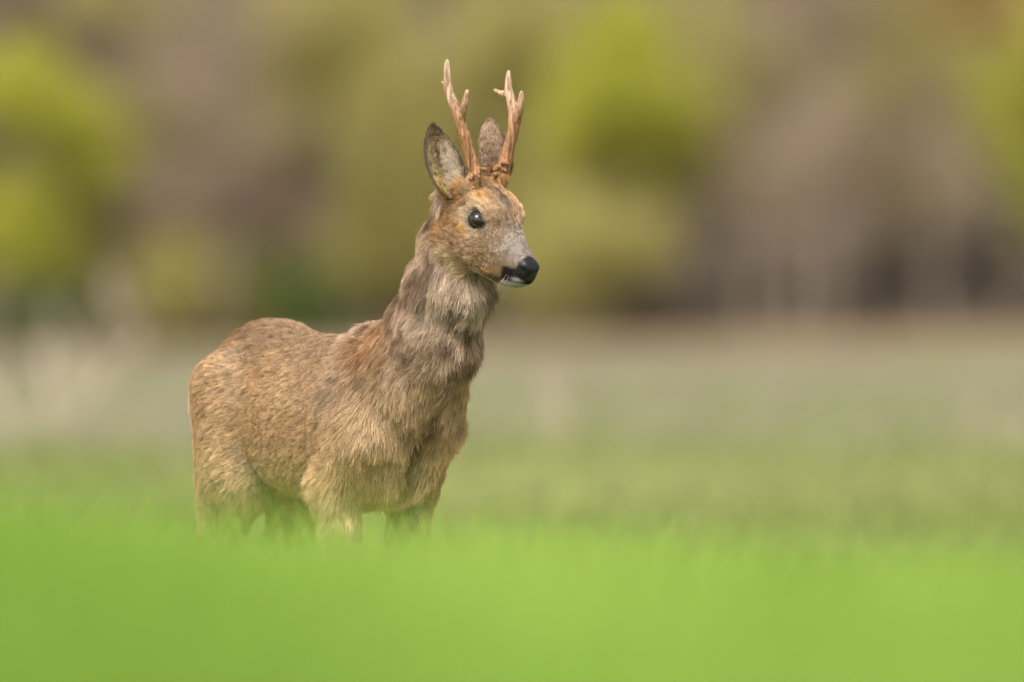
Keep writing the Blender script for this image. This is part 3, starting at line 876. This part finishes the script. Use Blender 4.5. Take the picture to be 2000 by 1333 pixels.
def hair_material():
    m = bpy.data.materials.new('coat_hair'); m.use_nodes = True
    nt = m.node_tree; nt.nodes.remove(nt.nodes['Principled BSDF'])
    at = nt.nodes.new('ShaderNodeAttribute'); at.attribute_name = 'coat'
    hi = nt.nodes.new('ShaderNodeHairInfo')
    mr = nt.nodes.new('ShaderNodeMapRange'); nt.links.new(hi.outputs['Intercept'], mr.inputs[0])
    mr.inputs['To Min'].default_value = .36; mr.inputs['To Max'].default_value = 1.30  # agouti banding, with roots darkened further as painted self-shadow
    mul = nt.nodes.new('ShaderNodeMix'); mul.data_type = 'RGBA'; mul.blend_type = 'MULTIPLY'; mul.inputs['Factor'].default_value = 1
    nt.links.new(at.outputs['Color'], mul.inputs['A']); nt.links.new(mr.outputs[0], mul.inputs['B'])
    d = nt.nodes.new('ShaderNodeBsdfDiffuse'); nt.links.new(mul.outputs['Result'], d.inputs['Color'])
    g = nt.nodes.new('ShaderNodeBsdfHair'); g.component = 'Reflection'; g.inputs['RoughnessU'].default_value = .35; g.inputs['RoughnessV'].default_value = .6
    nt.links.new(mul.outputs['Result'], g.inputs['Color'])
    mx = nt.nodes.new('ShaderNodeMixShader'); mx.inputs[0].default_value = .35
    nt.links.new(d.outputs[0], mx.inputs[1]); nt.links.new(g.outputs[0], mx.inputs[2])
    nt.links.new(mx.outputs[0], nt.nodes['Material Output'].inputs[0])
    return m

def grade(C):
    g = C.mean(1, keepdims=True)
    return np.clip((g + (C - g) * 1.06) * (1.13, 1.065, 1.02), 0, 1)

def build_hair(name, strands, mat, parent):
    P = np.concatenate([s[0] for s in strands]); R = np.concatenate([s[1] for s in strands]); C = np.concatenate([s[2] for s in strands])
    n, k, _ = P.shape
    hc = bpy.data.hair_curves.new(name)
    hc.add_curves([k] * n)
    hc.attributes['position'].data.foreach_set('vector', to_world(P.reshape(-1, 3)).astype(np.float32).ravel())
    ra = hc.attributes.get('radius') or hc.attributes.new('radius', 'FLOAT', 'POINT')
    ra.data.foreach_set('value', R.astype(np.float32).ravel())
    ca = hc.attributes.new('coat', 'FLOAT_COLOR', 'CURVE')
    ca.data.foreach_set('color', np.concatenate([np.clip(grade(C), .004, .95), np.ones((n, 1))], 1).astype(np.float32).ravel())
    hc.materials.append(mat)
    o = bpy.data.objects.new(name, hc); COL.objects.link(o)
    o.parent = parent
    return o

def skin_material():
    m, nt, b = new_mat('hide')
    at = nt.nodes.new('ShaderNodeAttribute'); at.attribute_name = 'coat'
    nt.links.new(at.outputs['Color'], b.inputs['Base Color'])
    wet = nt.nodes.new('ShaderNodeAttribute'); wet.attribute_name = 'wet'
    mr = nt.nodes.new('ShaderNodeMapRange'); nt.links.new(wet.outputs['Fac'], mr.inputs[0])
    mr.inputs['To Min'].default_value = .9; mr.inputs['To Max'].default_value = .38
    nt.links.new(mr.outputs[0], b.inputs['Roughness'])
    mr2 = nt.nodes.new('ShaderNodeMapRange'); nt.links.new(wet.outputs['Fac'], mr2.inputs[0])
    mr2.inputs['To Min'].default_value = .05; mr2.inputs['To Max'].default_value = .22
    nt.links.new(mr2.outputs[0], b.inputs['Specular IOR Level'])
    vo = nt.nodes.new('ShaderNodeTexVoronoi'); vo.inputs['Scale'].default_value = 450
    tc = nt.nodes.new('ShaderNodeTexCoord'); nt.links.new(tc.outputs['Object'], vo.inputs['Vector'])
    bn = nt.nodes.new('ShaderNodeBump'); bn.inputs['Strength'].default_value = .35; bn.inputs['Distance'].default_value = .001
    nt.links.new(vo.outputs['Distance'], bn.inputs['Height']); nt.links.new(bn.outputs[0], b.inputs['Normal'])
    return m

deer = empty('roe_deer', tuple(ORG))
deer['label'] = 'brown roebuck with short antlers standing alert in green grass'
deer['category'] = 'deer'
def under_deer(o):
    o.parent = deer; o.matrix_parent_inverse.identity()
    o.location = tuple(-ORG)
    return o

# body mesh with ears
allV = [BV, ear_n['V'], ear_f['V']]; allF = [BF, ear_n['F'] + len(BV), ear_f['F'] + len(BV) + len(ear_n['V'])]
Vb = np.concatenate(allV); Fb = np.concatenate(allF)
ecn = np.concatenate([ear_in_n(ear_n['S'], ear_n['T'], ear_n['inner'][0]), ear_back(ear_n['S'], ear_n['T'], ear_n['outer'][0])])
ecf = np.concatenate([ear_in(ear_f['S'], ear_f['T'], ear_f['inner'][0]), ear_back(ear_f['S'], ear_f['T'], ear_f['outer'][0])])
Cb = np.concatenate([np.where(bbald[:, None] > .5, bc, bc * .30), ecn * .35, ecf * .4])  # hide darkened under the hair, painting shade into the gaps of the coat
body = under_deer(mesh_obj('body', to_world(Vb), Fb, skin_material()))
a = body.data.attributes.new('coat', 'FLOAT_COLOR', 'POINT'); a.data.foreach_set('color', np.concatenate([Cb, np.ones((len(Cb), 1))], 1).astype(np.float32).ravel())
a = body.data.attributes.new('wet', 'FLOAT', 'POINT'); a.data.foreach_set('value', np.concatenate([bbald, np.zeros(len(Cb) - len(bbald))]).astype(np.float32))
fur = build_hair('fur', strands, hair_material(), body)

# eyes
m_eye, nt_, b_ = new_mat('eye')
b_.inputs['Base Color'].default_value = (.018, .009, .005, 1); b_.inputs['Roughness'].default_value = .10; b_.inputs['Specular IOR Level'].default_value = .35
b_.inputs['Coat Weight'].default_value = 0.25; b_.inputs['Coat Roughness'].default_value = .02
for s in (-1, 1):
    nu, nv = 24, 32
    th_, ph = np.meshgrid(np.linspace(0, math.pi, nu), np.linspace(0, 2 * math.pi, nv, endpoint=False), indexing='ij')
    D = np.stack([np.sin(th_) * np.cos(ph), np.cos(th_), np.sin(th_) * np.sin(ph)], -1)
    out = nrm(np.array([.22, s * .95, .10]))
    P = np.array([EYE[0], s * EYE[1] * .93, EYE[2]]) + out * .0040 + D * (.0160, .0150, .0130)
    idx = np.arange(nu * nv).reshape(nu, nv)
    F = np.stack([idx[:-1], idx[1:], np.roll(idx, -1, 1)[1:], np.roll(idx, -1, 1)[:-1]], -1).reshape(-1, 4)
    under_deer(mesh_obj('eye', to_world(head_to_local(P.reshape(-1, 3))), F, m_eye))

# antlers
def antler_mat():
    m, nt, b = new_mat('antler')
    tc = nt.nodes.new('ShaderNodeTexCoord')
    mp = nt.nodes.new('ShaderNodeMapping'); mp.inputs['Scale'].default_value = (1, 1, .09); nt.links.new(tc.outputs['Object'], mp.inputs[0])
    n = nt.nodes.new('ShaderNodeTexNoise'); n.inputs['Scale'].default_value = 230; n.inputs['Detail'].default_value = 6; n.inputs['Roughness'].default_value = .7; nt.links.new(mp.outputs[0], n.inputs['Vector'])
    at = nt.nodes.new('ShaderNodeAttribute'); at.attribute_name = 'tip'
    low = ramp(nt, n.outputs[0], [(.36, (.06, .024, .010)), (.48, (.24, .10, .034)), (.62, (.42, .215, .09))])
    high = ramp(nt, n.outputs[0], [(.36, (.20, .11, .065)), (.48, (.43, .27, .17)), (.64, (.66, .49, .36))])
    mx = nt.nodes.new('ShaderNodeMix'); mx.data_type = 'RGBA'
    nt.links.new(at.outputs['Fac'], mx.inputs['Factor']); nt.links.new(low, mx.inputs['A']); nt.links.new(high, mx.inputs['B'])
    nt.links.new(mx.outputs['Result'], b.inputs['Base Color'])
    b.inputs['Roughness'].default_value = .5
    bn = nt.nodes.new('ShaderNodeBump'); bn.inputs['Strength'].default_value = .9; bn.inputs['Distance'].default_value = .004
    nt.links.new(n.outputs[0], bn.inputs['Height']); nt.links.new(bn.outputs[0], b.inputs['Normal'])
    return m
M_ant = antler_mat()

def antler(branches, seed, burr=()):
    """branches: lists of (px, py, y, radius_px); blended into one continuous surface by small implicit field"""
    r = np.random.default_rng(seed)
    segs = []
    for br in branches:
        pts = np.array([((p[0] - 1000) / PXM, p[2], (1421 - p[1]) / PXM) for p in br]); rad = np.array([p[3] * .87 / PXM for p in br])
        k = np.arange(len(br)); nn_ = 7 * (len(br) - 1) + 1
        if len(br) > 2:
            X, xx = catmull(k, pts[:, 0], nn_); _, yy = catmull(k, pts[:, 1], nn_); _, zz = catmull(k, pts[:, 2], nn_); _, rr = catmull(k, rad, nn_)
            pts = np.stack([xx, yy, zz], 1); rad = rr
        segs += [(pts[i], pts[i + 1], rad[i], rad[i + 1]) for i in range(len(pts) - 1)]
    def sd(q):
        d = None
        for s_ in segs:
            e = cone(q, *s_); d = e if d is None else smin(d, e, .0035)
        for (px, py, y, rr) in burr:
            e = np.linalg.norm(q - np.array([(px - 1000) / PXM, y, (1421 - py) / PXM]), axis=-1) - rr / PXM
            d = smin(d, e, .002)
        d = d + (vnoise(q * (1, 1, .3), 330, 81) - .5) * .0022 + (vnoise(q, 620, 82) - .5) * .0012 * sstep(1.02, .95, q[:, 2])
        return d
    return sd, segs
def nets_of(sd, segs, h):
    A = np.array([s_[0] for s_ in segs] + [s_[1] for s_ in segs]); mr = max(s_[2] for s_ in segs) + .008
    return sd, A.min(0) - mr, A.max(0) + mr
def build_antler(branches, seed, burr):
    global sd_body, blocks
    sd, segs = antler(branches, seed, burr)
    _, lo, hi = nets_of(sd, segs, .0018)
    keep = sd_body; sd_body = sd; blocks = []
    V, F = surface_nets(lo, hi, .0018)
    sd_body = keep
    V = smooth_mesh(V, F, 2)
    o = under_deer(mesh_obj('antler', V, F, M_ant))
    z = V[:, 2]
    at = o.data.attributes.new('tip', 'FLOAT', 'POINT'); at.data.foreach_set('value', np.clip((z - 1.03) / .10, 0, 1).astype(np.float32))
yb = NOSE[1] + .178 * math.cos(PIT) * math.sin(PSI)
yn, yf = yb - .028, yb + .020
rb = np.random.default_rng(3)
def burrs(px, py, y, w, n): return [(px + rb.normal() * w, py + rb.normal() * 6, y - .006 - .008 * rb.random(), 3 + 3 * rb.random()) for _ in range(n)]
build_antler([[(938, 372, yn + .004, 15), (930, 345, yn, 13.5), (917, 300, yn, 11.5), (904, 255, yn, 11.5), (892, 218, yn + .004, 11), (880, 190, yn + .010, 8.5), (875, 160, yn + .012, 7), (875, 125, yn + .010, 4)],
              [(901, 240, yn, 9), (908, 212, yn - .014, 7), (914, 182, yn - .022, 3)],
              [(878, 185, yn + .010, 6), (866, 166, yn + .020, 3)]], 1, burrs(932, 350, yn, 7, 16))
build_antler([[(975, 365, yf + .004, 15), (981, 340, yf, 14), (993, 295, yf, 12), (1003, 255, yf, 11.5), (1004, 225, yf + .004, 10.5), (998, 200, yf + .010, 9), (993, 175, yf + .014, 7), (994, 146, yf + .014, 4.5)],
              [(1008, 245, yf, 9), (1015, 215, yf - .014, 7), (1019, 184, yf - .020, 3.5)],
              [(995, 190, yf + .012, 7), (981, 187, yf + .022, 5), (967, 181, yf + .030, 3)]], 2, burrs(979, 335, yf - .004, 7, 22))

# hooves
m_hoof = noise_mat('hoof', 40, [(.3, (.02, .016, .014)), (.7, (.05, .04, .035))], .5)
for s in (-1, 1):
    for (fx, lx) in ((.026 + (-.032 if s > 0 else 0), s * .072), (-.423, s * .068)):
        for side in (-1, 1):
            V = []; F = []
            rings = [(.000, .012, .034), (.012, .0115, .030), (.030, .010, .022), (.044, .008, .012)]
            for (z, hw, hl) in rings:
                for k in range(8):
                    an = k * math.pi / 4
                    V.append((fx + hl * math.cos(an) + .012 - z * .35, lx + side * .011 + hw * math.sin(an) * .8, z + .003))
            for i in range(3):
                for k in range(8):
                    F.append((i * 8 + k, i * 8 + (k + 1) % 8, (i + 1) * 8 + (k + 1) % 8, (i + 1) * 8 + k))
            F.append(tuple(range(8))[::-1]); F.append(tuple(24 + k for k in range(8)))
            under_deer(mesh_obj('hoof', to_world(np.array(V)), F, m_hoof))
